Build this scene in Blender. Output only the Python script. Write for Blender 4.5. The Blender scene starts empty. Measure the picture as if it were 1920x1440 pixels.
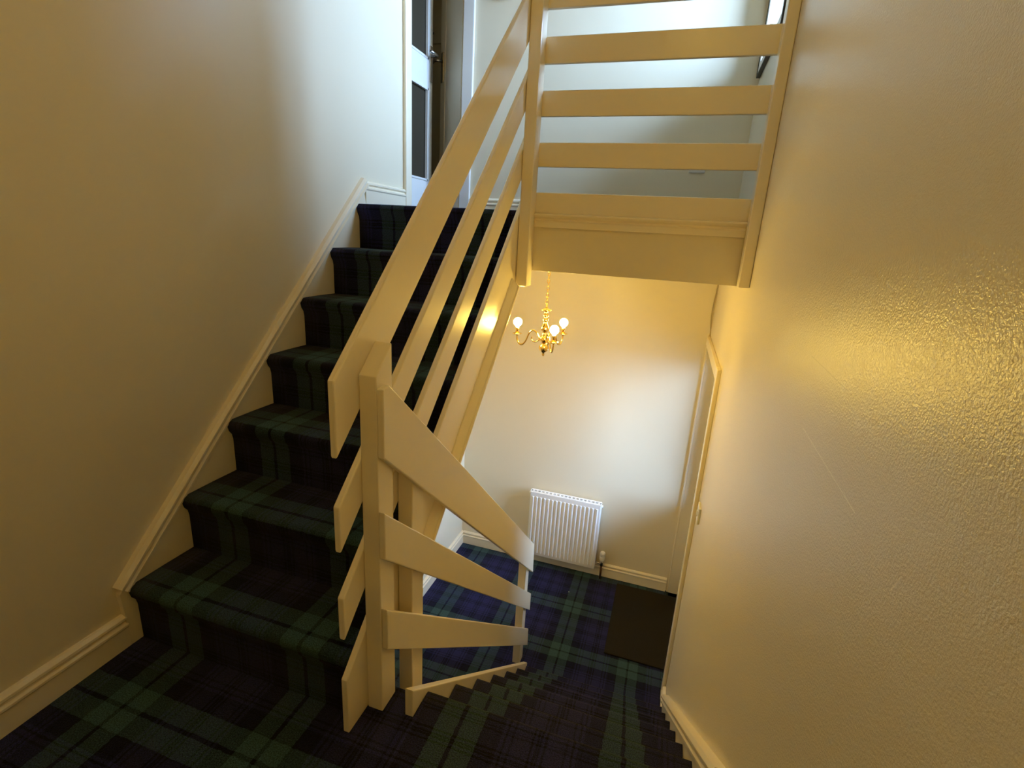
import bpy, bmesh, math, random
from mathutils import Vector, Matrix

random.seed(7)
scn = bpy.context.scene
COL = scn.collection

# ------------------------------------------------------------------ camera
cam_d = bpy.data.cameras.new('camera')
cam_d.sensor_width = 36.0
cam_d.lens = 953.03 / 1920.0 * 36.0
cam_d.clip_start = 0.02
cam = bpy.data.objects.new('camera', cam_d)
COL.objects.link(cam)
RIGHT = Vector((0.95031661, 0.30628226, 0.05558338))
LOOK = Vector((-0.27982217, 0.91876301, -0.27852124))
UP = Vector((-0.13637407, 0.2491299, 0.95882032))
M = Matrix((RIGHT, UP, -LOOK)).transposed().to_4x4()
M.translation = (1.46543625, -0.93201256, 1.29233696)
cam.matrix_world = M
scn.camera = cam

# ------------------------------------------------------------------ world, exposure
world = bpy.data.worlds.new('overcast_sky')
scn.world = world
world.use_nodes = True
wn = world.node_tree.nodes
wn['Background'].inputs['Color'].default_value = (0.40, 0.63, 1.02, 1)
wn['Background'].inputs['Strength'].default_value = 88.0
scn.view_settings.view_transform = 'Standard'
scn.view_settings.look = 'None'
scn.view_settings.gamma = 1.0
scn.view_settings.use_curve_mapping = False
scn.view_settings.exposure = 0.35
scn.cycles.use_denoising = True
scn.cycles.max_bounces = 9
scn.cycles.diffuse_bounces = 7
scn.cycles.transparent_max_bounces = 12
scn.cycles.caustics_reflective = False
scn.cycles.caustics_refractive = False
scn.cycles.sample_clamp_indirect = 6.0

BULB = 310.0
BULB_COL = (1.0, 0.67, 0.13, 1)
GLOBE_COL = (1.0, 0.64, 0.09, 1)
LANDING_LAMP = 12.0                # emission of the added, unseen globe pendant over the half landing

def portal(name, loc, sy, sz):
    """sampling portal in an opening of the right wall (gives off no light itself)"""
    l = bpy.data.lights.new(name, 'AREA')
    l.shape = 'RECTANGLE'; l.size = sz; l.size_y = sy
    l.cycles.is_portal = True
    o = bpy.data.objects.new(name, l); COL.objects.link(o)
    o.location = loc; o.rotation_euler = (0, math.radians(90), 0)
    return o

# ------------------------------------------------------------------ materials
def mat(name, col, rough=0.5, metal=0.0, spec=0.5, bump=0.0, bscale=200.0, bdist=0.001, var=0.0, vscale=3.0):
    m = bpy.data.materials.new(name); m.use_nodes = True
    nt = m.node_tree; b = nt.nodes['Principled BSDF']
    b.inputs['Roughness'].default_value = rough
    b.inputs['Metallic'].default_value = metal
    b.inputs['Specular IOR Level'].default_value = spec
    b.inputs['Base Color'].default_value = (*col, 1)
    tc = nt.nodes.new('ShaderNodeTexCoord')
    if var > 0:
        n = nt.nodes.new('ShaderNodeTexNoise'); n.inputs['Scale'].default_value = vscale
        n.inputs['Detail'].default_value = 5
        nt.links.new(tc.outputs['Object'], n.inputs['Vector'])
        r = nt.nodes.new('ShaderNodeMixRGB')
        r.inputs[1].default_value = (*[c * (1 - var) for c in col], 1)
        r.inputs[2].default_value = (*[min(1, c * (1 + var)) for c in col], 1)
        nt.links.new(n.outputs['Fac'], r.inputs[0])
        nt.links.new(r.outputs[0], b.inputs['Base Color'])
    if bump > 0:
        n = nt.nodes.new('ShaderNodeTexNoise'); n.inputs['Scale'].default_value = bscale
        n.inputs['Detail'].default_value = 2
        nt.links.new(tc.outputs['Object'], n.inputs['Vector'])
        bp = nt.nodes.new('ShaderNodeBump'); bp.inputs['Strength'].default_value = bump
        bp.inputs['Distance'].default_value = bdist
        nt.links.new(n.outputs['Fac'], bp.inputs['Height'])
        nt.links.new(bp.outputs[0], b.inputs['Normal'])
    return m

CREAM = (0.78, 0.70, 0.52)
M_wall = mat('cream_wall_paint', CREAM, 0.42, spec=0.4, bump=0.25, bscale=160, bdist=0.0006, var=0.02)
M_wall_gloss = mat('cream_silk_wall_paint', CREAM, 0.27, spec=0.36, bump=0.9, bscale=300, bdist=0.0010, var=0.025, vscale=2.0)
def add_scratches(m, segs):
    """thin pale scuffs on the paint: segs of (y0, z0, y1, z1, half width, lightness)"""
    nt = m.node_tree; L = nt.links; b = nt.nodes['Principled BSDF']
    src = b.inputs['Base Color'].links[0].from_socket
    tc = nt.nodes.new('ShaderNodeTexCoord'); sp = nt.nodes.new('ShaderNodeSeparateXYZ'); L.new(tc.outputs['Object'], sp.inputs[0])
    def mth(op, a, c):
        n = nt.nodes.new('ShaderNodeMath'); n.operation = op
        for i, v in enumerate((a, c)):
            if isinstance(v, (int, float)): n.inputs[i].default_value = v
            elif v is not None: L.new(v, n.inputs[i])
        return n.outputs[0]
    for ya, za, yb, zb, hw, li in segs:
        dy, dz = yb - ya, zb - za; ln = math.hypot(dy, dz); dy /= ln; dz /= ln
        py = mth('SUBTRACT', sp.outputs[1], ya); pz = mth('SUBTRACT', sp.outputs[2], za)
        t = mth('ADD', mth('MULTIPLY', py, dy), mth('MULTIPLY', pz, dz))
        d = mth('ABSOLUTE', mth('SUBTRACT', mth('MULTIPLY', py, dz), mth('MULTIPLY', pz, dy)), None)
        k = mth('MULTIPLY', mth('LESS_THAN', d, hw), mth('MULTIPLY', mth('GREATER_THAN', t, 0.0), mth('LESS_THAN', t, ln)))
        k = mth('MULTIPLY', k, 0.7)
        mx = nt.nodes.new('ShaderNodeMixRGB'); L.new(k, mx.inputs[0]); L.new(src, mx.inputs[1])
        mx.inputs[2].default_value = (*[min(1, c * li) for c in CREAM], 1); src = mx.outputs[0]
    L.new(src, b.inputs['Base Color'])
add_scratches(M_wall_gloss, [(0.105, 0.974, -0.217, 0.966, 0.0007, 1.35), (0.154, 1.104, -0.087, 1.098, 0.0007, 0.80), (-0.16, 0.944, -0.23, 0.955, 0.0006, 0.85), (-0.355, 0.945, -0.366, 0.972, 0.001, 1.25)])
M_trim = mat('white_gloss_paint', (0.86, 0.77, 0.58), 0.26, spec=0.5, bump=0.04, bscale=60, bdist=0.0003)
M_doorw = mat('white_door_paint', (0.80, 0.79, 0.75), 0.3)
M_ceiling = mat('white_ceiling_paint', (0.80, 0.74, 0.60), 0.6)
M_rad = mat('white_radiator_enamel', (0.92, 0.92, 0.91), 0.25)
M_brass = mat('polished_brass', (0.92, 0.66, 0.25), 0.14, metal=1.0)
M_chrome = mat('satin_chrome', (0.55, 0.53, 0.50), 0.25, metal=1.0)
M_plastic = mat('white_plastic', (0.75, 0.74, 0.70), 0.35)
M_dark = mat('dark_gasket_and_backlit_bar', (0.02, 0.02, 0.022), 0.5)  # also gives the window mullion its backlit black
M_pipe = mat('dark_copper_pipe', (0.10, 0.045, 0.025), 0.4, metal=0.6)
M_mat = mat('dark_brown_coir', (0.026, 0.021, 0.014), 0.95, spec=0.1, bump=1.0, bscale=420, bdist=0.004, var=0.55, vscale=260)
M_room = mat('dim_room_paint', (0.74, 0.63, 0.44), 0.6)
M_pane_dark = mat('dim_room_pane', (0.050, 0.040, 0.026), 0.25, spec=0.12)  # opaque pane, the dimness of the room behind is put into its colour
M_doorb = mat('cream_door_paint', (0.86, 0.77, 0.58), 0.35)
M_ground = mat('grey_paving', (0.25, 0.25, 0.24), 0.8, var=0.2, vscale=2)
M_cable = mat('painted_cable', (0.45, 0.36, 0.2), 0.5)
M_lint = mat('white_lint', (0.9, 0.9, 0.9), 0.8)

def emis(name, col, s):
    m = bpy.data.materials.new(name); m.use_nodes = True
    nt = m.node_tree; nt.nodes.clear()
    e = nt.nodes.new('ShaderNodeEmission'); e.inputs[0].default_value = col; e.inputs[1].default_value = s
    o = nt.nodes.new('ShaderNodeOutputMaterial'); nt.links.new(e.outputs[0], o.inputs[0])
    return m
M_bulb = emis('lit_bulb', BULB_COL, BULB)

def glass_mat(name, tint):
    m = bpy.data.materials.new(name); m.use_nodes = True
    nt = m.node_tree; nt.nodes.clear()
    t = nt.nodes.new('ShaderNodeBsdfTransparent'); g = nt.nodes.new('ShaderNodeBsdfGlossy')
    g.inputs['Roughness'].default_value = 0.02; t.inputs[0].default_value = tint
    f = nt.nodes.new('ShaderNodeFresnel'); f.inputs[0].default_value = 1.45
    x = nt.nodes.new('ShaderNodeMixShader'); o = nt.nodes.new('ShaderNodeOutputMaterial')
    nt.links.new(f.outputs[0], x.inputs[0]); nt.links.new(t.outputs[0], x.inputs[1])
    nt.links.new(g.outputs[0], x.inputs[2]); nt.links.new(x.outputs[0], o.inputs[0])
    return m
M_glass = glass_mat('clear_glass', (0.97, 0.97, 0.97, 1))
M_glass_win = glass_mat('landing_window_glass', (0.75, 0.75, 0.75, 1))
M_glass_dimmed = glass_mat('dimmed_door_glass', (0.51, 0.51, 0.51, 1))  # grey tint added to cut daylight through the unseen front door pane

def tartan():
    """blue and green check carpet; UV in metres (x across, v along the run of the carpet)"""
    m = bpy.data.materials.new('tartan_carpet'); m.use_nodes = True
    nt = m.node_tree; L = nt.links
    b = nt.nodes['Principled BSDF']
    b.inputs['Roughness'].default_value = 0.95
    b.inputs['Specular IOR Level'].default_value = 0.05
    b.inputs['Sheen Weight'].default_value = 0.06
    b.inputs['Sheen Roughness'].default_value = 0.5
    uv = nt.nodes.new('ShaderNodeUVMap'); uv.uv_map = 'UVMap'
    # a little wobble so that the woven lines are not ruler-straight
    nz = nt.nodes.new('ShaderNodeTexNoise'); nz.inputs['Scale'].default_value = 60
    nz.inputs['Detail'].default_value = 3
    L.new(uv.outputs[0], nz.inputs['Vector'])
    sub = nt.nodes.new('ShaderNodeVectorMath'); sub.operation = 'SUBTRACT'
    L.new(nz.outputs['Color'], sub.inputs[0]); sub.inputs[1].default_value = (0.5, 0.5, 0.5)
    sc = nt.nodes.new('ShaderNodeVectorMath'); sc.operation = 'SCALE'; sc.inputs['Scale'].default_value = 0.008
    L.new(sub.outputs[0], sc.inputs[0])
    ad = nt.nodes.new('ShaderNodeVectorMath'); ad.operation = 'ADD'
    L.new(uv.outputs[0], ad.inputs[0]); L.new(sc.outputs[0], ad.inputs[1])
    sp = nt.nodes.new('ShaderNodeSeparateXYZ'); L.new(ad.outputs[0], sp.inputs[0])
    P = 0.44
    K = (0.0045, 0.0045, 0.0065, 1); G = (0.038, 0.077, 0.075, 1); N = (0.021, 0.022, 0.080, 1); D = (0.0080, 0.0080, 0.023, 1)
    stops = [(0.0, K), (0.006, G), (0.062, K), (0.068, D), (0.104, K), (0.109, D), (0.118, N), (0.128, K), (0.134, N),
             (0.146, D), (0.152, N), (0.200, K), (0.206, N), (0.213, K), (0.219, N)]
    outs = []
    for ax, off in ((0, 0.186), (1, 0.0)):
        a = nt.nodes.new('ShaderNodeMath'); a.operation = 'ADD'; a.inputs[1].default_value = -off + 10 * P
        L.new(sp.outputs[ax], a.inputs[0])
        pp = nt.nodes.new('ShaderNodeMath'); pp.operation = 'PINGPONG'; pp.inputs[1].default_value = P / 2
        L.new(a.outputs[0], pp.inputs[0])
        mu = nt.nodes.new('ShaderNodeMath'); mu.operation = 'MULTIPLY'; mu.inputs[1].default_value = 2 / P
        L.new(pp.outputs[0], mu.inputs[0])
        cr = nt.nodes.new('ShaderNodeValToRGB'); cr.color_ramp.interpolation = 'CONSTANT'
        el = cr.color_ramp.elements
        el[0].position = 0; el[0].color = stops[0][1]
        el[1].position = min(1, stops[1][0] * 2 / P); el[1].color = stops[1][1]
        for p, c in stops[2:]:
            e = el.new(min(1, p * 2 / P)); e.color = c
        L.new(mu.outputs[0], cr.inputs[0])
        outs.append(cr.outputs[0])
    # pile speckle decides which thread comes to the top
    n2 = nt.nodes.new('ShaderNodeTexNoise'); n2.inputs['Scale'].default_value = 330; n2.inputs['Detail'].default_value = 1
    L.new(uv.outputs[0], n2.inputs['Vector'])
    mr = nt.nodes.new('ShaderNodeMapRange'); mr.inputs[1].default_value = 0.3; mr.inputs[2].default_value = 0.7
    mr.inputs[3].default_value = 0.2; mr.inputs[4].default_value = 0.8
    L.new(n2.outputs['Fac'], mr.inputs[0])
    mx = nt.nodes.new('ShaderNodeMixRGB'); L.new(mr.outputs[0], mx.inputs[0])
    L.new(outs[0], mx.inputs[1]); L.new(outs[1], mx.inputs[2])
    # lightness speckle
    n3 = nt.nodes.new('ShaderNodeTexNoise'); n3.inputs['Scale'].default_value = 300; n3.inputs['Detail'].default_value = 2
    L.new(uv.outputs[0], n3.inputs['Vector'])
    m3 = nt.nodes.new('ShaderNodeMapRange'); m3.inputs[1].default_value = 0.25; m3.inputs[2].default_value = 0.75
    m3.inputs[3].default_value = 0.25; m3.inputs[4].default_value = 1.85
    L.new(n3.outputs['Fac'], m3.inputs[0])
    vs = nt.nodes.new('ShaderNodeVectorMath'); vs.operation = 'SCALE'
    L.new(mx.outputs[0], vs.inputs[0]); L.new(m3.outputs[0], vs.inputs['Scale'])
    L.new(vs.outputs[0], b.inputs['Base Color'])
    bp = nt.nodes.new('ShaderNodeBump'); bp.inputs['Strength'].default_value = 0.8; bp.inputs['Distance'].default_value = 0.004
    L.new(n3.outputs['Fac'], bp.inputs['Height']); L.new(bp.outputs[0], b.inputs['Normal'])
    return m
M_carpet = tartan()

# ------------------------------------------------------------------ helpers
def finish(name, bm, m, parent=None, smooth=False, bevel=0.0, segs=2):
    bmesh.ops.recalc_face_normals(bm, faces=bm.faces)
    me = bpy.data.meshes.new(name); bm.to_mesh(me); bm.free()
    if m: me.materials.append(m)
    if smooth:
        for p in me.polygons: p.use_smooth = True
    o = bpy.data.objects.new(name, me); COL.objects.link(o)
    if bevel > 0:
        md = o.modifiers.new('bevel', 'BEVEL'); md.width = bevel; md.segments = segs
        md.limit_method = 'ANGLE'; md.angle_limit = math.radians(40)
        md.harden_normals = False
    if parent:
        o.parent = parent
        o.matrix_parent_inverse = Matrix.Translation(-parent.location) if parent.type == 'EMPTY' else Matrix()
        if parent.type == 'EMPTY' and tuple(parent.rotation_euler) != (0, 0, 0):
            o.matrix_parent_inverse = parent.matrix_basis.inverted()
        elif parent.type != 'EMPTY':
            o.matrix_parent_inverse = parent_world(parent).inverted()
    return o

def parent_world(o):
    if o.parent: return parent_world(o.parent) @ o.matrix_parent_inverse @ o.matrix_basis
    return o.matrix_basis.copy()

def add_box(bm, x0, x1, y0, y1, z0, z1):
    v = [bm.verts.new(p) for p in ((x0, y0, z0), (x1, y0, z0), (x1, y1, z0), (x0, y1, z0),
                                   (x0, y0, z1), (x1, y0, z1), (x1, y1, z1), (x0, y1, z1))]
    for f in ((0, 3, 2, 1), (4, 5, 6, 7), (0, 1, 5, 4), (1, 2, 6, 5), (2, 3, 7, 6), (3, 0, 4, 7)):
        bm.faces.new([v[i] for i in f])

def add_prism(bm, pts, a0, a1, axis='x'):
    """polygon pts extruded from a0 to a1 along the axis; x: pts are (y,z); y: (x,z); z: (x,y)"""
    def P(p, a):
        return {'x': (a, p[0], p[1]), 'y': (p[0], a, p[1]), 'z': (p[0], p[1], a)}[axis]
    A = [bm.verts.new(P(p, a0)) for p in pts]; B = [bm.verts.new(P(p, a1)) for p in pts]
    n = len(pts)
    bm.faces.new(A); bm.faces.new(B[::-1])
    for i in range(n):
        j = (i + 1) % n
        bm.faces.new((A[i], A[j], B[j], B[i]))

def add_sweep(bm, prof, p0, p1, out, up):
    """profile (a along out, b along up) swept straight from p0 to p1"""
    out = Vector(out); up = Vector(up)
    R = []
    for p in (Vector(p0), Vector(p1)):
        R.append([bm.verts.new(p + out * a + up * b) for a, b in prof])
    n = len(prof)
    bm.faces.new(R[0]); bm.faces.new(R[1][::-1])
    for i in range(n):
        j = (i + 1) % n
        bm.faces.new((R[0][i], R[0][j], R[1][j], R[1][i]))

def add_tube(bm, pts, r, seg=10, caps=True, radii=None):
    pts = [Vector(p) for p in pts]; rings = []
    nrm = None
    for i, p in enumerate(pts):
        t = (pts[min(i + 1, len(pts) - 1)] - pts[max(i - 1, 0)]).normalized()
        if nrm is None:
            nrm = t.orthogonal().normalized()
        else:
            nrm = (nrm - t * nrm.dot(t)).normalized()
        bn = t.cross(nrm)
        rr = radii[i] if radii else r
        rings.append([bm.verts.new(p + (nrm * math.cos(a) + bn * math.sin(a)) * rr)
                      for a in [2 * math.pi * k / seg for k in range(seg)]])
    for A, B in zip(rings, rings[1:]):
        for k in range(seg):
            bm.faces.new((A[k], A[(k + 1) % seg], B[(k + 1) % seg], B[k]))
    if caps:
        bm.faces.new(rings[0][::-1]); bm.faces.new(rings[-1])

def add_lathe(bm, prof, c, seg=20):
    """profile (radius, z) turned about the vertical through c"""
    rings = []
    for r, z in prof:
        if r < 1e-5:
            rings.append([bm.verts.new((c[0], c[1], c[2] + z))])
        else:
            rings.append([bm.verts.new((c[0] + r * math.cos(2 * math.pi * k / seg), c[1] + r * math.sin(2 * math.pi * k / seg), c[2] + z)) for k in range(seg)])
    for A, B in zip(rings, rings[1:]):
        for k in range(seg):
            a0, a1 = A[k % len(A)], A[(k + 1) % len(A)]
            b0, b1 = B[k % len(B)], B[(k + 1) % len(B)]
            vs = []
            for v in (a0, a1, b1, b0):
                if v not in vs: vs.append(v)
            if len(vs) >= 3: bm.faces.new(vs)

def box(name, m, x0, x1, y0, y1, z0, z1, parent=None, bevel=0.0):
    bm = bmesh.new(); add_box(bm, x0, x1, y0, y1, z0, z1)
    return finish(name, bm, m, parent, bevel=bevel)

def prism(name, m, pts, a0, a1, axis='x', parent=None, bevel=0.0):
    bm = bmesh.new(); add_prism(bm, pts, a0, a1, axis)
    return finish(name, bm, m, parent, bevel=bevel)

def thing(name, label, cat, loc=(0, 0, 0), group=None):
    o = bpy.data.objects.new(name, None); COL.objects.link(o)
    o.location = loc; o.empty_display_size = 0.1
    return tag(o, label, cat, group)

def tag(o, label, cat, group=None):
    o['label'] = label; o['category'] = cat
    if group: o['group'] = group
    return o

def struct(o, label, cat=None):
    o['kind'] = 'structure'; o['label'] = label
    if cat: o['category'] = cat
    return o

def planar_uv(o, ox=0.0, oy=0.0):
    me = o.data; uv = me.uv_layers.new(name='UVMap')
    for l in me.loops:
        c = me.vertices[l.vertex_index].co
        uv.data[l.index].uv = (c.x + ox, c.y + oy)

# ------------------------------------------------------------------ levels
XL, XR = -0.018, 1.732            # left and right wall faces
HALL, UPZ = -1.306, 1.400         # hall floor, upper landing floor
R_, G_ = 0.200, 0.2082            # rise and going, flight up
RD, GD, Y0 = 0.1866, 0.2144, 0.147
FAR, FARU = 2.700, 2.300          # far walls of hall and upper landing
BACK = -1.40
TOP = 3.80
S_UP = R_ / G_

# ------------------------------------------------------------------ room shell
# left wall: full height beside the flights, low part only beyond the upper doorway
struct(prism('wall_left', M_wall, [(BACK - 0.12, HALL - 0.2), (FAR + 0.2, HALL - 0.2), (FAR + 0.2, UPZ - 0.045), (1.745, UPZ - 0.045),
                                   (1.745, TOP), (BACK - 0.12, TOP)], XL - 0.17, XL),
       'long cream wall on the left above the stairs')

def wall_with_holes(name, m, x0, x1, ys, zs, holes):
    bm = bmesh.new()
    for i in range(len(ys) - 1):
        for j in range(len(zs) - 1):
            yc, zc = (ys[i] + ys[i + 1]) / 2, (zs[j] + zs[j + 1]) / 2
            if any(a < yc < b and c < zc < d for a, b, c, d in holes): continue
            add_box(bm, x0, x1, ys[i], ys[i + 1], zs[j], zs[j + 1])
    bmesh.ops.remove_doubles(bm, verts=bm.verts, dist=1e-5)
    seen = {}
    for f in bm.faces:
        seen.setdefault(tuple(sorted(v.index for v in f.verts)), []).append(f)
    bm.verts.index_update()
    seen = {}
    for f in list(bm.faces):
        seen.setdefault(tuple(sorted(v.index for v in f.verts)), []).append(f)
    dead = [f for fs in seen.values() if len(fs) > 1 for f in fs]
    bmesh.ops.delete(bm, geom=dead, context='FACES_ONLY')
    return finish(name, bm, m)

WT = 0.43                          # thick outer wall
WIN = (1.60, 2.215, 2.20, 3.45)    # window opening y0 y1 z0 z1
DOOR = (1.71, 2.685, HALL, 0.665)   # front door opening
struct(wall_with_holes('wall_right', M_wall_gloss, XR, XR + WT,
                       sorted([BACK - 0.12, DOOR[0], WIN[0], WIN[1], DOOR[1], FAR + 0.2]),
                       [HALL - 0.2, HALL, DOOR[3], WIN[2], WIN[3], TOP], [WIN, DOOR]),
       'glossy cream wall filling the right side with glints of lamp light')
struct(box('wall_far', M_wall, XL, XR, FAR, FAR + 0.2, HALL - 0.2, UPZ - 0.045), 'hall wall behind the radiator, below the upper landing')
struct(box('wall_far_upper', M_wall, 0.06, XR, FARU, FARU + 0.12, UPZ, TOP), 'cream wall of the upper landing seen between the horizontal boards')
struct(box('wall_back', M_wall, XL, XR, BACK - 0.12, BACK, HALL - 0.2, TOP), 'wall behind the half landing')
struct(box('ceiling', M_ceiling, -1.3, XR + WT, BACK - 0.12, 3.6, TOP, TOP + 0.1), 'white ceiling over the stairwell')
struct(box('ceiling_hall', M_ceiling, XL, XR, 1.297, FAR, 1.153, UPZ - 0.045), 'low ceiling of the entrance hall')
struct(box('wall_under_landing', M_wall, XL, XR, -1.05, -1.0, HALL, -0.04), 'wall closing the space under the half landing')
struct(prism('wall_spandrel', M_wall, [(-1.0, HALL), (-1.0, -0.041), (0.046, -0.041), (0.048, -0.26), (1.19, HALL)], 0.912, 0.933), 'panel closing the space under the steps going down')
# dim lobby behind the upper doorway
bm = bmesh.new()
add_box(bm, -1.3, -1.2, 1.745, 3.6, UPZ - 0.045, TOP)
add_box(bm, -1.2, 0.18, 3.5, 3.6, UPZ - 0.045, TOP)
add_box(bm, 0.08, 0.18, FARU + 0.12, 3.5, UPZ - 0.045, TOP)
add_box(bm, -1.2, XL - 0.17, 1.645, 1.745, UPZ - 0.045, TOP)
struct(finish('wall_lobby', bm, M_room), 'dim walls of the room beyond the open doors')
rail = thing('coat_hook_rail', 'dark hook rail on the dim wall beyond the open doors', 'hook rail', (-0.9, 3.5, 2.86))
box('backboard', M_room, -1.19, -0.1, 3.475, 3.5, 2.80, 2.92, rail, bevel=0.003)
for k in range(6):
    bm = bmesh.new(); add_tube(bm, [(-1.08 + 0.17 * k, 3.475, 2.875), (-1.08 + 0.17 * k, 3.435, 2.87), (-1.08 + 0.17 * k, 3.42, 2.90)], 0.011, 8)
    finish('hook', bm, M_dark, rail, smooth=True)

# ------------------------------------------------------------------ carpets
fl = prism('floor', M_carpet, [(XL, BACK), (XR, BACK), (XR, 0.10), (0.936, 0.10), (0.936, 0.048), (0.909, 0.048), (0.909, 0.118), (XL, 0.118)], -0.04, 0.0, 'z')
planar_uv(fl, 0, 0.2); struct(fl, 'half landing floor in dark tartan carpet at the bottom left')
fl = prism('floor_hall', M_carpet, [(XL, -1.0), (XR, -1.0), (XR, DOOR[0]), (XR + WT, DOOR[0]), (XR + WT, DOOR[1]), (XR, DOOR[1]), (XR, FAR), (XL, FAR)], HALL - 0.1, HALL, 'z')
planar_uv(fl, 0, -1.803); struct(fl, 'entrance hall floor in blue and green tartan carpet')
fl = prism('floor_upper', M_carpet, [(XL, 1.30), (XR, 1.30), (XR, FARU + 0.1), (0.08, FARU + 0.1), (0.08, 3.5), (-1.2, 3.5), (-1.2, 1.745), (XL, 1.745)], UPZ - 0.045, UPZ, 'z')
planar_uv(fl, 0, 0.1); struct(fl, 'upper landing floor in tartan carpet')

# ------------------------------------------------------------------ flights
def nosing_profile(rise, going, nose=0.020, rad=0.018, n=6):
    """(y,z) riser foot to back of tread; y toward the climb"""
    pts = [(0.0, 0.0), (0.0, rise - 0.075), (-0.004, rise - 0.055), (-nose * 0.75, rise - 0.040)]
    cy, cz = -nose + rad, rise - rad
    for k in range(n + 1):
        a = math.pi * (1.12 - 0.62 * k / n)
        pts.append((cy + rad * math.cos(a), cz + rad * math.sin(a)))
    pts.append((going * 0.5, rise + 0.001)); pts.append((going, rise))
    return pts

def step_mesh(bm, prof, back, x0, x1, yf, zf, v0, sgn=1, nx=8):
    """carpeted step; prof runs (y,z) local, mapped by yf/zf; UV v is the length along the carpet"""
    uvl = bm.loops.layers.uv.new('UVMap')
    s = [0.0]
    for a, b in zip(prof, prof[1:]): s.append(s[-1] + math.hypot(b[0] - a[0], b[1] - a[1]))
    cols = []
    for i in range(nx + 1):
        x = x0 + (x1 - x0) * i / nx
        cols.append([bm.verts.new((x, yf(p[0]), zf(p[1]))) for p in prof])
    def setuv(f, vals):
        for l in f.loops: l[uvl].uv = vals[l.vert]
    for i in range(nx):
        for j in range(len(prof) - 1):
            vs = (cols[i][j], cols[i + 1][j], cols[i + 1][j + 1], cols[i][j + 1])
            f = bm.faces.new(vs); f.smooth = True
            vals = {cols[i][j]: (cols[i][j].co.x, v0 + sgn * s[j]), cols[i + 1][j]: (cols[i + 1][j].co.x, v0 + sgn * s[j]),
                    cols[i + 1][j + 1]: (cols[i + 1][j].co.x, v0 + sgn * s[j + 1]), cols[i][j + 1]: (cols[i][j].co.x, v0 + sgn * s[j + 1])}
            setuv(f, vals)
    # side cheeks and underside
    B = []
    for x, c in ((x0, cols[0]), (x1, cols[-1])):
        bk = [bm.verts.new((x, yf(p[0]), zf(p[1]))) for p in back]
        f = bm.faces.new(c + bk); setuv(f, {v: (x, v0) for v in f.verts}); B.append(bk)
    ring0 = [cols[0][-1]] + B[0] + [cols[0][0]]; ring1 = [cols[-1][-1]] + B[1] + [cols[-1][0]]
    for k in range(len(ring0) - 1):
        a0, a1, b0, b1 = ring0[k], ring0[k + 1], ring1[k], ring1[k + 1]
        rows0 = a0; 
        f = bm.faces.new((a0, a1, b1, b0)) if not ((k == 0) or (k == len(ring0) - 2)) else bm.faces.new((a0, a1, b1, b0))
        setuv(f, {v: (v.co.x, v0) for v in f.verts})
    return s[-1]

stair_up = thing('staircase', 'seven tartan carpeted steps rising on the left to the upper landing', 'staircase', (0.39, 0.0, 0.0))
prof = nosing_profile(R_, G_)
v = 0.2
for i in range(7):
    p = list(prof)
    if i == 6: p[-1] = (0.049, R_)
    if i == 6: p[-2] = (0.02, R_ + 0.0005)
    bm = bmesh.new()
    back = [(p[-1][0], R_ - 0.07), (0.0, -0.0)] if i == 6 else [(G_, 0.085)]
    if i == 6: back = [(p[-1][0], 0.05)]
    ln = step_mesh(bm, p, back, 0.001, 0.784, lambda y, i=i: i * G_ + y, lambda z, i=i: i * R_ + z, v)
    finish('step', bm, M_carpet, stair_up)
    v += ln
YS = -0.055
def up_line(z, y): return z + S_UP * (y - YS)
YE = 1.277
prism('outer_string', M_trim, [(YS, 0.002), (YS, 0.175), (YE, up_line(0.175, YE)), (YE, up_line(-0.125, YE)), (0.08, 0.002)], 0.785, 0.803, 'x', stair_up, bevel=0.003)
d_up = Vector((0, 1, S_UP)).normalized(); n_up = Vector((0, -S_UP, 1)).normalized()
# ogee moulding along the foot of the outer string
bm = bmesh.new()
mp = [(0, 0), (0.018, 0), (0.024, 0.004), (0.026, 0.010), (0.024, 0.016), (0.019, 0.019), (0.019, 0.023), (0.010, 0.045), (0.004, 0.058), (0, 0.062)]
a = Vector((0.803, 0.275, up_line(-0.122, 0.275))); b = Vector((0.803, 1.195, up_line(-0.122, 1.195)))
add_sweep(bm, mp, a, b, (1, 0, 0), n_up)
finish('string_moulding', bm, M_trim, stair_up, bevel=0.001)
bm = bmesh.new()
for (y0, y1) in ((0.13, 1.29),):
    za, zb = up_line(-0.128, y0), up_line(-0.128, y1)
    add_prism(bm, [(y0, za), (y1, zb), (y1, zb + 0.012), (y0, za + 0.012)], XL + 0.001, 0.784)
finish('soffit', bm, M_ceiling, stair_up)

stair_dn = thing('staircase', 'tartan carpeted steps going down on the right to the hall', 'staircase', (1.32, Y0, HALL))
stair_dn.name = 'staircase.001'
# profile from tread back edge (upper side) seen going down: built as rising flight toward -y
profd = nosing_profile(RD, GD)
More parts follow.
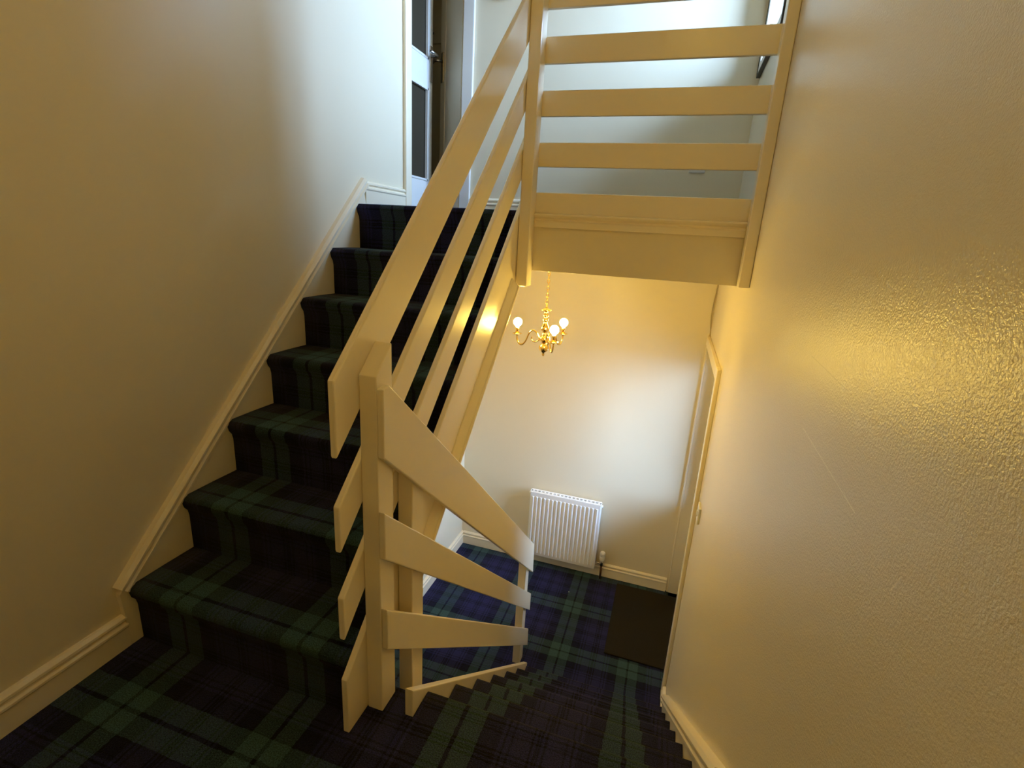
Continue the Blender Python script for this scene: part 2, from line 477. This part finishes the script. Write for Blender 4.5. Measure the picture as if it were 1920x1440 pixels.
# nosing k sits at y = Y0 + k*GD, z = -k*RD ; riser k below it
for k in range(0, 7):
    yr = Y0 - 0.020 + k * GD           # riser face of nosing k (riser is set back toward the camera)
    zb = -(k + 1) * RD                 # foot of that riser
    p = [(q[0], q[1]) for q in profd]
    depth = GD if k > 0 else 0.026
    p[-1] = (depth, RD); p[-2] = (depth * 0.6, RD + 0.0005)
    bm = bmesh.new()
    bk = [(depth, RD - 0.10)] if k > 0 else [(depth, 0.02)]
    L_ = 0.42 * 1.0
    s_len = sum(math.hypot(b_[0] - a_[0], b_[1] - a_[1]) for a_, b_ in zip(p, p[1:]))
    vend = (Y0 + 0.2) + k * 0.42
    # carpet length grows downhill: v at tread back, plus s toward the riser foot
    step_mesh(bm, p, bk, 0.937, 1.706, lambda y, yr=yr: yr - y, lambda z, zb=zb: zb + z, vend + 0.175, sgn=-1)
    finish('step', bm, M_carpet, stair_dn)
SD = RD / GD
def dn_nose(y): return -SD * (y - Y0)
prism('outer_string', M_trim, [(0.05, -0.25), (0.05, 0.090), (1.445, 0.090 - 0.866 * 1.395), (1.445, HALL + 0.001), (1.20, HALL + 0.001)], 0.910, 0.935, 'x', stair_dn, bevel=0.003)

# ------------------------------------------------------------------ stair balustrades
bal_up = thing('stair_balustrade', 'cream balustrade of three sloping boards and a newel beside the rising steps', 'balustrade', (0.81, 0.03, 0.0))
prism('newel_post', M_trim, [(0.033, 0.0), (0.103, 0.0), (0.103, 1.037), (0.033, 0.970)], 0.8035, 0.850, 'x', bal_up, bevel=0.003)
for zl, zh in ((0.795, 0.976), (0.553, 0.673), (0.302, 0.424)):
    prism('rail_board', M_trim, [(YS, zl), (YS, zh), (YE, up_line(zh, YE)), (YE, up_line(zl, YE))], 0.785, 0.803, 'x', bal_up, bevel=0.004)

bal_dn = thing('stair_balustrade', 'cream balustrade of three boards sloping down towards the radiator', 'balustrade', (0.83, 1.6, HALL))
bal_dn.name = 'stair_balustrade.001'
for pts in ([(0.033, 0.772), (0.033, 0.943), (0.060, 0.947), (1.690, -0.485), (1.706, -0.692)],
            [(0.031, 0.497), (0.031, 0.629), (1.698, -0.842), (1.700, -0.968)],
            [(0.036, 0.216), (0.036, 0.343), (1.697, -1.108), (1.715, -1.254)]):
    prism('rail_board', M_trim, pts, 0.8505, 0.868, 'x', bal_dn, bevel=0.003)
prism('post', M_trim, [(0.203, HALL), (0.273, HALL), (0.273, 0.70), (0.203, 0.76)], 0.804, 0.850, 'x', bal_dn, bevel=0.003)
prism('post', M_trim, [(1.600, HALL), (1.668, HALL), (1.668, -0.49), (1.600, -0.44)], 0.802, 0.850, 'x', bal_dn, bevel=0.003)

bal_l = thing('landing_balustrade', 'cream horizontal board guard along the edge of the upper landing', 'balustrade', (1.27, 1.25, 1.09))
box('post', M_trim, 0.8045, 0.853, 1.200, 1.2765, 1.088, 2.46, bal_l, bevel=0.004)
box('post', M_trim, 1.692, 1.7315, 1.200, 1.2765, 1.153, 2.46, bal_l, bevel=0.004)
for zl, zh in ((1.393, 1.477), (1.577, 1.670), (1.767, 1.861), (1.956, 2.050), (2.144, 2.240), (2.335, 2.440)):
    box('rail_board', M_trim, 0.806, 1.7305, 1.277, 1.296, zl, zh, bal_l, bevel=0.003)

# fascia of the landing edge
fas = thing('trim_1', 'cream fascia with a moulded strip under the landing guard', 'trim', (1.27, 1.28, 1.153)); fas['kind'] = 'structure'
box('panel', M_wall, 0.8045, 1.7315, 1.277, 1.2965, 1.153, 1.392, fas, bevel=0.002)
bm = bmesh.new()
add_sweep(bm, [(0, 0), (0.012, 0), (0.012, 0.024), (0.016, 0.028), (0.010, 0.033), (0.009, 0.037), (0.018, 0.042), (0.024, 0.049), (0.022, 0.055), (0.012, 0.058), (0, 0.058)],
          (0.8535, 1.277, 1.336), (1.6915, 1.277, 1.336), (0, -1, 0), (0, 0, 1))
finish('moulding', bm, M_trim, fas, bevel=0.001)

# ------------------------------------------------------------------ skirtings
BP = [(0, 0), (0.018, 0), (0.018, 0.068), (0.022, 0.073), (0.022, 0.080), (0.013, 0.084), (0.011, 0.089), (0.019, 0.096), (0.018, 0.104), (0.008, 0.111), (0, 0.113)]
def skirting(name, label, p0, p1, out, k=1.0):
    bm = bmesh.new(); add_sweep(bm, [(a, b * k) for a, b in BP], p0, p1, out, (0, 0, 1))
    return struct(finish(name, bm, M_trim, bevel=0.0012), label)
skirting('baseboard_left', 'moulded skirting board of the half landing at the lower left', (XL, BACK, 0), (XL, -0.036, 0), (1, 0, 0))
skirting('baseboard_right', 'skirting board of the half landing on the right', (XR, BACK, 0), (XR, -0.0, 0), (-1, 0, 0))
skirting('baseboard_upper_left', 'short skirting board at the top of the stairs', (XL, 1.312, UPZ), (XL, 1.693, UPZ), (1, 0, 0), 0.96)
skirting('baseboard_upper_far', 'skirting board of the upper landing behind the boards', (0.128, FARU, UPZ), (XR, FARU, UPZ), (0, -1, 0), 1.04)
skirting('baseboard_hall_left', 'hall skirting board on the wall under the stairs', (XL, -1.0, HALL), (XL, FAR, HALL), (1, 0, 0), 1.02)
skirting('baseboard_hall_far', 'hall skirting board behind the radiator', (XL + 0.018, FAR, HALL), (1.712, FAR, HALL), (0, -1, 0), 1.02)
skirting('baseboard_hall_right', 'short hall skirting board between the steps and the front door', (XR, 1.447, HALL), (XR, 1.645, HALL), (-1, 0, 0), 1.02)

# sloping wall string with moulding, left
t2 = thing('trim_2', 'sloping moulded wall string above the rising steps on the left', 'trim', (XL, 0, 0)); t2['kind'] = 'structure'
def lw(y): return 0.214 + 0.9663 * (y + 0.050)
prism('panel', M_trim, [(-0.035, 0.0), (-0.045, lw(-0.045) - 0.03), (1.29, lw(1.29) - 0.03), (1.312, 1.40), (1.312, 1.25), (0.02, -0.002)], XL, -0.0005, 'x', t2, bevel=0.001)
WM = [(0, -0.048), (0.016, -0.048), (0.025, -0.043), (0.026, -0.034), (0.017, -0.029), (0.016, -0.024), (0.027, -0.019), (0.028, -0.010), (0.018, 0.000), (0, 0.002)]
bm = bmesh.new()
dl = Vector((0, 1, 0.9663)).normalized(); nl = Vector((0, -0.9663, 1)).normalized()
add_sweep(bm, WM, (XL, -0.050, lw(-0.050)), (XL, 1.300, lw(1.300)), (1, 0, 0), nl)
finish('moulding', bm, M_trim, t2, bevel=0.001)

# sloping wall string, right
t3 = thing('trim_3', 'sloping moulded wall string beside the steps going down on the right', 'trim', (XR, 0.2, HALL)); t3['kind'] = 'structure'
def rw(y): return dn_nose(y) + 0.075
prism('panel', M_trim, [(0.0, 0.0), (0.0, 0.11), (0.10, rw(0.10)), (1.44, rw(1.44) - 0.03), (1.44, HALL), (1.30, HALL)], XR - 0.0245, XR, 'x', t3)
bm = bmesh.new()
nr = Vector((0, SD, 1)).normalized()
add_sweep(bm, [(a + 0.010, b) for a, b in WM[1:-1]] + [(0, 0.002), (0, -0.048)], (XR, 0.075, rw(0.075)), (XR, 1.447, rw(1.447)), (-1, 0, 0), nr)
finish('moulding', bm, M_trim, t3, bevel=0.001)

# ------------------------------------------------------------------ front door in the right wall
fd = thing('door_1', 'front door recess in the right wall beside the doormat', 'door', (XR, 2.155, HALL)); fd['kind'] = 'structure'
y0, y1, z1 = DOOR[0], DOOR[1], DOOR[3]
AP = 0.062
box('architrave', M_trim, XR - 0.020, XR, y0 - AP, y0, HALL, z1 + AP, fd, bevel=0.004)
box('architrave', M_trim, XR - 0.014, XR, y1, y1 + 0.0145, HALL, z1 + AP, fd, bevel=0.004)
box('architrave', M_trim, XR - 0.020, XR, y0, y1, z1, z1 + AP, fd, bevel=0.004)
XD = XR + 0.12
for nm, a in (('frame', (XD, XD + 0.07, y0, y0 + 0.045, HALL, z1)), ('frame', (XD, XD + 0.07, y1 - 0.045, y1, HALL, z1)), ('frame', (XD, XD + 0.07, y0 + 0.045, y1 - 0.045, z1 - 0.045, z1))):
    box(nm, M_doorw, *a, fd, bevel=0.003)
GL = (y0 + 0.36, y1 - 0.09, -0.52, 0.54)
leaf_bm = bmesh.new()
for a in ((y0 + 0.045, GL[0], HALL + 0.005, z1 - 0.045), (GL[1], y1 - 0.045, HALL + 0.005, z1 - 0.045), (GL[0], GL[1], HALL + 0.005, GL[2]), (GL[0], GL[1], GL[3], z1 - 0.045)):
    add_box(leaf_bm, XD + 0.012, XD + 0.056, *a)
leaf = finish('leaf', leaf_bm, M_doorw, fd)
box('pane', M_glass_dimmed, XD + 0.03, XD + 0.036, GL[0], GL[1], GL[2], GL[3], leaf)
box('letterbox', M_brass, XD + 0.004, XD + 0.012, 2.02, 2.29, -0.63, -0.57, leaf, bevel=0.002)
bm = bmesh.new(); add_tube(bm, [(XD + 0.012, y0 + 0.10, -0.28), (XD - 0.03, y0 + 0.10, -0.28)], 0.010, 12)
add_tube(bm, [(XD - 0.03, y0 + 0.09, -0.28), (XD - 0.03, y0 + 0.21, -0.28)], 0.009, 12)
finish('handle', bm, M_brass, leaf, smooth=True)
portal('portal_door', (XR + WT - 0.01, (y0 + y1) / 2, (HALL + z1) / 2), y1 - y0, z1 - HALL)

# ------------------------------------------------------------------ landing window in the right wall
w = thing('window_1', 'narrow bright window in the right wall above the landing', 'window', (XR, 2.0, WIN[2])); w['kind'] = 'structure'
fy0, fy1, fz0, fz1 = 1.555, 2.255, 2.155, 3.50
fx0, fx1 = XR - 0.016, XR - 0.0005
gy0, gy1, gz0, gz1 = WIN
box('frame', M_doorw, fx0, fx1, fy0, fy1, fz0, gz0, w, bevel=0.002)
box('frame', M_doorw, fx0, fx1, fy0, fy1, gz1, fz1, w, bevel=0.002)
box('frame', M_doorw, fx0, fx1, fy0, gy0, gz0, gz1, w, bevel=0.002)
box('frame', M_doorw, fx0, fx1, gy1, fy1, gz0, gz1, w, bevel=0.002)
box('gasket', M_dark, fx0 - 0.003, fx1, fy0, fy1, fz0 - 0.010, fz0 - 0.0005, w)
box('gasket', M_dark, fx0 - 0.003, fx1, fy1 + 0.0005, fy1 + 0.006, fz0 - 0.010, fz1, w)
box('gasket', M_dark, fx0 - 0.004, fx1, fy0 - 0.014, fy0 - 0.0005, fz0 - 0.010, fz1, w)
box('mullion', M_dark, XR + 0.01, XR + 0.03, 1.77, 1.80, gz0, gz1, w)  # coloured black to stand in for its backlit shade
sx = XR + 0.24
for a in ((sx, sx + 0.05, gy0, gy0 + 0.035, gz0, gz1), (sx, sx + 0.05, gy1 - 0.035, gy1, gz0, gz1), (sx, sx + 0.05, gy0 + 0.035, gy1 - 0.035, gz0, gz0 + 0.04), (sx, sx + 0.05, gy0 + 0.035, gy1 - 0.035, gz1 - 0.04, gz1)):
    box('sash', M_doorw, *a, w, bevel=0.002)
box('pane', M_glass_win, sx + 0.022, sx + 0.028, gy0 + 0.03, gy1 - 0.03, gz0 + 0.035, gz1 - 0.035, w)
portal('portal_window', (XR + WT - 0.01, (gy0 + gy1) / 2, (gz0 + gz1) / 2), gy1 - gy0, gz1 - gz0)
struct(box('ground', M_ground, XR + WT, 40, -40, 40, HALL - 0.25, HALL - 0.12), 'paving outside the front door')

# ------------------------------------------------------------------ upper doors
tr = box('trim_4', M_trim, XL - 0.0, 0.002, 1.695, 1.760, UPZ, 3.46, bevel=0.006); struct(tr, 'white architrave at the end of the left wall')
tr = box('trim_5', M_doorw, 0.055, 0.127, FARU - 0.02, FARU, UPZ, 3.46, bevel=0.006); struct(tr, 'white architrave at the left end of the upper far wall')

dx0, dx1 = -0.225, -0.190
d2 = thing('door_2', 'white door with tall glass panels standing open behind the left wall', 'door', (dx1, 1.79, UPZ)); d2['kind'] = 'structure'
dy0, dy1 = 1.79, 2.375
gA, gB = 1.86, 2.318
rails = [(1.407, 1.612), (2.158, 2.318), (3.25, 3.39)]
lbm = bmesh.new()
add_box(lbm, dx0, dx1, dy0, gA, 1.407, 3.39); add_box(lbm, dx0, dx1, gB, dy1, 1.407, 3.39)
for a, b in rails: add_box(lbm, dx0, dx1, gA, gB, a, b)
lf = finish('leaf', lbm, M_doorw, d2)
for a, b in ((1.612, 2.158), (2.318, 3.25)):
    box('pane', M_pane_dark, dx0 + 0.014, dx0 + 0.019, gA, gB, a, b, lf)
    bm = bmesh.new()
    add_box(bm, dx1 - 0.012, dx1 + 0.004, gA, gA + 0.012, a, b); add_box(bm, dx1 - 0.012, dx1 + 0.004, gB - 0.012, gB, a, b)
    add_box(bm, dx1 - 0.012, dx1 + 0.004, gA, gB, a, a + 0.012); add_box(bm, dx1 - 0.012, dx1 + 0.004, gA, gB, b - 0.012, b)
    finish('glazing_bead', bm, M_doorw, lf)
h = box('handle_plate', M_chrome, dx1, dx1 + 0.008, 2.333, 2.366, 2.20, 2.40, d2, bevel=0.002)
bm = bmesh.new(); add_tube(bm, [(dx1 + 0.006, 2.35, 2.345), (dx1 + 0.045, 2.35, 2.345), (dx1 + 0.052, 2.34, 2.345), (dx1 + 0.052, 2.25, 2.340)], 0.008, 10)
finish('lever', bm, M_chrome, h, smooth=True)

# plain door swung into the lobby: hinge at (0.05,2.36), free edge at (-0.215,2.62)
hx, hy = 0.045, 2.372
ex, ey = -0.195, 2.585
dv = Vector((ex - hx, ey - hy, 0)); LB = dv.length; dv.normalize(); nv = Vector((-dv.y, dv.x, 0))
if nv.y > 0: nv = -nv
d3 = thing('door_3', 'plain cream door with lever handle swung open beyond the white architrave', 'door', (hx, hy, UPZ)); d3['kind'] = 'structure'
def slab(bm, s0, s1, t0, t1, z0, z1):
    base = Vector((hx, hy, 0))
    P = lambda s, t, z: base + dv * s + nv * t + Vector((0, 0, z))
    v = [bm.verts.new(P(*q)) for q in ((s0, t0, z0), (s1, t0, z0), (s1, t1, z0), (s0, t1, z0), (s0, t0, z1), (s1, t0, z1), (s1, t1, z1), (s0, t1, z1))]
    for f in ((0, 3, 2, 1), (4, 5, 6, 7), (0, 1, 5, 4), (1, 2, 6, 5), (2, 3, 7, 6), (3, 0, 4, 7)): bm.faces.new([v[i] for i in f])
bm = bmesh.new(); slab(bm, 0, LB - 0.075, 0, 0.035, 1.407, 3.39); l3 = finish('leaf', bm, M_doorb, d3, bevel=0.001)
bm = bmesh.new(); slab(bm, LB - 0.074, LB, 0, 0.038, 1.407, 3.39); finish('edge_stile', bm, M_doorb, d3, bevel=0.002)
bm = bmesh.new(); slab(bm, LB - 0.058, LB - 0.02, 0.038, 0.046, 2.245, 2.42); h3 = finish('handle_plate', bm, M_chrome, d3, bevel=0.002)
base = Vector((hx, hy, 0)); Q = lambda s, t, z: base + dv * s + nv * t + Vector((0, 0, z))
bm = bmesh.new(); add_tube(bm, [Q(LB - 0.039, 0.044, 2.37), Q(LB - 0.039, 0.08, 2.37), Q(LB - 0.03, 0.088, 2.37), Q(LB + 0.035, 0.088, 2.365)], 0.009, 10)
finish('lever', bm, M_chrome, h3, smooth=True)

# ------------------------------------------------------------------ radiator
rx0, rx1, rz0, rz1 = 0.590, 1.152, -1.212, -0.645
rad = thing('radiator', 'white ribbed panel radiator on the hall wall', 'radiator', (0.87, 2.64, HALL))
bm = bmesh.new()
yf = 2.618
add_box(bm, rx0, rx1, yf, yf + 0.014, rz0, rz1)
fp = finish('front_panel', bm, M_rad, rad, bevel=0.004)
NR = 17; pitch = (rx1 - rx0 - 0.02) / NR
prib = None
for k in range(NR):
    xc = rx0 + 0.010 + pitch * (k + 0.5)
    if prib is None:
        bm = bmesh.new()
        za, zb = rz0 + 0.028, rz1 - 0.036
        wd = pitch * 0.27
        add_prism(bm, [(xc - wd, yf), (xc - wd * 0.5, yf - 0.011), (xc + wd * 0.5, yf - 0.011), (xc + wd, yf)], za, zb, 'z')
        prib = finish('rib', bm, M_rad, fp, bevel=0.002); x_first = xc
    else:
        o = prib.copy(); COL.objects.link(o); o.parent = fp; o.matrix_parent_inverse = prib.matrix_parent_inverse.copy()
        o.location.x = xc - x_first
box('back_panel', M_rad, rx0, rx1, 2.665, 2.678, rz0, rz1, rad, bevel=0.003)
bm = bmesh.new()
add_box(bm, rx0, rx1, 2.633, 2.637, rz1 - 0.006, rz1); add_box(bm, rx0, rx1, 2.660, 2.664, rz1 - 0.006, rz1)
for k in range(18):
    xx = rx0 + 0.02 + k * (rx1 - rx0 - 0.04) / 17
    add_box(bm, xx - 0.006, xx + 0.006, 2.637, 2.660, rz1 - 0.005, rz1 - 0.002)
finish('top_grille', bm, M_rad, rad)
box('convector', M_rad, rx0 + 0.02, rx1 - 0.02, 2.640, 2.657, rz0 + 0.02, rz1 - 0.03, rad)
box('end_panel', M_rad, rx0 - 0.003, rx0, 2.630, 2.668, rz0 + 0.01, rz1, rad)
box('end_panel', M_rad, rx1, rx1 + 0.003, 2.630, 2.668, rz0 + 0.01, rz1, rad)
for xx in (rx0 - 0.012, rx1 + 0.003):
    bm = bmesh.new(); add_tube(bm, [(xx, 2.65, rz1 - 0.025), (xx + 0.010, 2.65, rz1 - 0.025)], 0.011, 12)
    finish('plug', bm, M_rad, rad, smooth=False)
for xx in (rx0 + 0.1, rx1 - 0.1):
    box('bracket', M_rad, xx - 0.015, xx + 0.015, 2.678, 2.6995, rz0 + 0.08, rz1 - 0.08, rad)
vx, vy = 1.205, 2.650
bm = bmesh.new()
add_tube(bm, [(rx1 + 0.003, vy, -1.168), (vx, vy, -1.168)], 0.009, 12)
add_tube(bm, [(vx, vy, -1.185), (vx, vy, -1.135)], 0.013, 12)
vb = finish('valve_body', bm, M_chrome, rad, smooth=True)
bm = bmesh.new()
add_lathe(bm, [(0, -1.137), (0.017, -1.137), (0.021, -1.128), (0.022, -1.105), (0.019, -1.098), (0.022, -1.092), (0.022, -1.072), (0.016, -1.062), (0, -1.060)], (vx, vy, 0), 18)
finish('valve_head', bm, M_plastic, vb, smooth=False)
bm = bmesh.new(); add_tube(bm, [(vx, vy, -1.18), (vx, vy, HALL + 0.001)], 0.0085, 12)
finish('pipe', bm, M_pipe, rad, smooth=True)

# ------------------------------------------------------------------ chandelier
cx, cy = 0.879, 1.500
SC = 0.8295
def zz(z): return 1.2923 + (z - 1.2923) * SC
ch = thing('chandelier', 'small polished brass chandelier with three lit bulbs under the hall ceiling', 'chandelier', (cx, cy, 1.153))
bm = bmesh.new(); add_lathe(bm, [(0, 1.134), (0.004, 1.134), (0.007, 1.139), (0.013, 1.147), (0.014, 1.1525), (0, 1.1525)], (cx, cy, 0), 24)
finish('ceiling_rose', bm, M_brass, ch, smooth=True)
zt, zb_ = 1.137, 0.986
nl_ = 9; pl = (zt - zb_) / nl_
for k in range(nl_):
    zc = zt - pl * (k + 0.5)
    ang = math.pi / 2 * (k % 2) + 0.4
    ring = []
    for t in range(15):
        a = 2 * math.pi * t / 14
        ring.append((cx + 0.0060 * math.cos(a) * math.cos(ang), cy + 0.0060 * math.cos(a) * math.sin(ang), zc + 0.0105 * math.sin(a)))
    bm = bmesh.new(); add_tube(bm, ring, 0.0018, 6, caps=False)
    finish('chain_link', bm, M_brass, ch, smooth=True)
bm = bmesh.new()
colp = [(0, 0.926), (0.004, 0.924), (0.005, 0.905), (0.010, 0.900), (0.008, 0.897), (0.020, 0.893), (0.031, 0.889), (0.032, 0.886), (0.018, 0.882), (0.010, 0.874),
        (0.012, 0.862), (0.017, 0.855), (0.014, 0.848), (0.008, 0.842), (0.012, 0.836), (0.018, 0.829), (0.013, 0.821), (0.010, 0.815), (0.014, 0.803), (0.022, 0.786), (0.026, 0.773), (0.022, 0.762),
        (0.012, 0.754), (0.010, 0.746), (0.016, 0.742), (0.016, 0.737), (0.011, 0.733), (0.020, 0.728), (0.028, 0.720), (0.031, 0.708), (0.027, 0.696), (0.016, 0.689), (0.012, 0.682),
        (0.017, 0.677), (0.028, 0.668), (0.031, 0.654), (0.027, 0.642), (0.016, 0.632), (0.008, 0.627), (0.007, 0.620), (0.009, 0.616), (0.006, 0.609), (0, 0.606)]
add_lathe(bm, [(r * SC, zz(z)) for r, z in colp], (cx, cy, 0), 24)
finish('column', bm, M_brass, ch, smooth=True)
RB = 0.170
def spline(pts, n=6):
    out = []
    for i in range(len(pts) - 1):
        p0 = pts[max(i - 1, 0)]; p1 = pts[i]; p2 = pts[i + 1]; p3 = pts[min(i + 2, len(pts) - 1)]
        for k in range(n):
            t = k / n
            out.append(tuple(0.5 * (2 * b + (c - a) * t + (2 * a - 5 * b + 4 * c - d) * t * t + (-a + 3 * b - 3 * c + d) * t ** 3) for a, b, c, d in zip(p0, p1, p2, p3)))
    out.append(pts[-1]); return out
for a0 in (180, -60, 60):
    th = math.radians(a0 + 2)
    def at(r, z): return (cx + r * SC * math.cos(th), cy + r * SC * math.sin(th), zz(z))
    def tl(pr): return [(r * SC, zz(z)) for r, z in pr]
    prof2 = [(0.028, 0.712), (0.040, 0.730), (0.052, 0.748), (0.070, 0.758), (0.088, 0.748), (0.102, 0.722), (0.114, 0.690), (0.130, 0.668), (0.148, 0.664), (0.163, 0.680), (0.170, 0.705), (0.170, 0.722)]
    bm = bmesh.new(); add_tube(bm, [at(r, z) for r, z in spline(prof2, 4)], 0.0042, 8)
    arm = finish('arm', bm, M_brass, ch, smooth=True)
    sc_ = [(0.030, 0.708), (0.042, 0.694), (0.058, 0.688), (0.072, 0.694), (0.079, 0.707), (0.075, 0.718)]
    bm = bmesh.new(); add_tube(bm, [at(r, z) for r, z in spline(sc_, 4)], 0.003, 8, radii=None)
    finish('scroll', bm, M_brass, arm, smooth=True)
    c = at(RB, 0); c = (c[0], c[1], 0)
    bm = bmesh.new(); add_lathe(bm, tl([(0, 0.716), (0.006, 0.716), (0.012, 0.720), (0.026, 0.726), (0.029, 0.730), (0.027, 0.731), (0.014, 0.727), (0, 0.726)]), c, 20)
    finish('drip_pan', bm, M_brass, arm, smooth=True)
    bm = bmesh.new(); add_lathe(bm, tl([(0, 0.726), (0.011, 0.726), (0.011, 0.764), (0.009, 0.768), (0, 0.768)]), c, 16)
    finish('candle_sleeve', bm, M_brass, arm, smooth=True)
    bm = bmesh.new()
    add_lathe(bm, tl([(0.009, 0.767), (0.010, 0.772)] + [(0.026 * math.cos(t), 0.799 + 0.026 * math.sin(t)) for t in [math.radians(-62 + 152 * k / 10) for k in range(10)]] + [(0, 0.825)]), c, 18)
    finish('bulb', bm, M_bulb, arm, smooth=True)

# ------------------------------------------------------------------ pendant added to light the half landing, unseen above the frame
pz = 2.75; px_, py_ = 1.42, -0.95
pd = thing('added_pendant_lamp', 'frosted globe pendant lamp added out of view to light the half landing', 'lamp', (px_, py_, TOP))
bm = bmesh.new(); add_lathe(bm, [(0, TOP - 0.03), (0.02, TOP - 0.03), (0.045, TOP - 0.015), (0.05, TOP - 0.0005), (0, TOP - 0.0005)], (px_, py_, 0), 20)
finish('ceiling_rose', bm, M_plastic, pd, smooth=True)
bm = bmesh.new(); add_tube(bm, [(px_, py_, TOP - 0.03), (px_, py_, pz + 0.15)], 0.004, 8); finish('flex', bm, M_plastic, pd, smooth=True)
bm = bmesh.new(); add_lathe(bm, [(0, pz + 0.16), (0.02, pz + 0.16), (0.03, pz + 0.13), (0.03, pz + 0.11), (0, pz + 0.11)], (px_, py_, 0), 16); finish('cap', bm, M_brass, pd, smooth=True)
bm = bmesh.new(); add_lathe(bm, [(0.025, pz + 0.112)] + [(0.12 * math.cos(t), pz + 0.12 * math.sin(t)) for t in [math.radians(72 - 162 * k / 14) for k in range(14)]] + [(0, pz - 0.12)], (px_, py_, 0), 28)
finish('globe', bm, emis('lit_globe', GLOBE_COL, LANDING_LAMP), pd, smooth=True)

# ------------------------------------------------------------------ small things
dm = bmesh.new(); add_box(dm, 1.345, 1.843, 1.885, 2.630, HALL, HALL + 0.010)
tag(finish('doormat', dm, M_mat, bevel=0.003), 'dark brown coir doormat on the hall carpet inside the front door', 'doormat')

ls = thing('light_switch', 'small light switch on the right wall before the front door', 'light switch', (XR, 1.50, 0.03))
box('plate', M_plastic, XR - 0.011, XR, 1.462, 1.546, -0.012, 0.072, ls, bevel=0.003)
box('rocker', M_plastic, XR - 0.016, XR - 0.011, 1.494, 1.514, 0.015, 0.045, ls, bevel=0.002)

so = thing('wall_socket', 'white wall socket low on the upper far wall behind the boards', 'socket', (1.49, FARU, 1.690))
box('plate', M_plastic, 1.447, 1.533, FARU - 0.012, FARU, 1.690, 1.776, so, bevel=0.003)
for a in ((1.485, 1.495, 1.747, 1.762), (1.467, 1.477, 1.717, 1.723), (1.503, 1.513, 1.717, 1.723)):
    box('pin_slot', M_dark, a[0], a[1], FARU - 0.0125, FARU - 0.011, a[2], a[3], so)

th_ = thing('wall_switch', 'pale switch plate high on the upper far wall beside the sloping handrail', 'light switch', (0.31, FARU, 2.60))
box('plate', M_plastic, 0.262, 0.346, FARU - 0.012, FARU, 2.598, 2.682, th_, bevel=0.003)
box('rocker', M_plastic, 0.294, 0.314, FARU - 0.017, FARU - 0.012, 2.625, 2.655, th_, bevel=0.002)

cb = bmesh.new()
add_tube(cb, spline([(1.7275, 2.692, 1.152), (1.726, 2.692, 1.05), (1.719, 2.692, 0.93), (1.719, 2.692, 0.84), (1.727, 2.690, 0.76), (1.7265, 2.655, 0.728)], 5), 0.0032, 8)
tag(finish('cable', cb, M_cable, smooth=True), 'thin painted cable running down the far corner above the front door', 'cable')

for (x, y), lb in (((0.757, 2.02), 'tiny white fleck on the hall carpet seen between the sloping boards'), ((1.005, 2.395), 'tiny white fleck on the hall carpet in front of the radiator')):
    bm = bmesh.new()
    add_lathe(bm, [(0, 0), (0.004, 0.001), (0.003, 0.003), (0, 0.004)], (x, y, HALL), 7)
    tag(finish('lint', bm, M_lint), lb, 'lint')
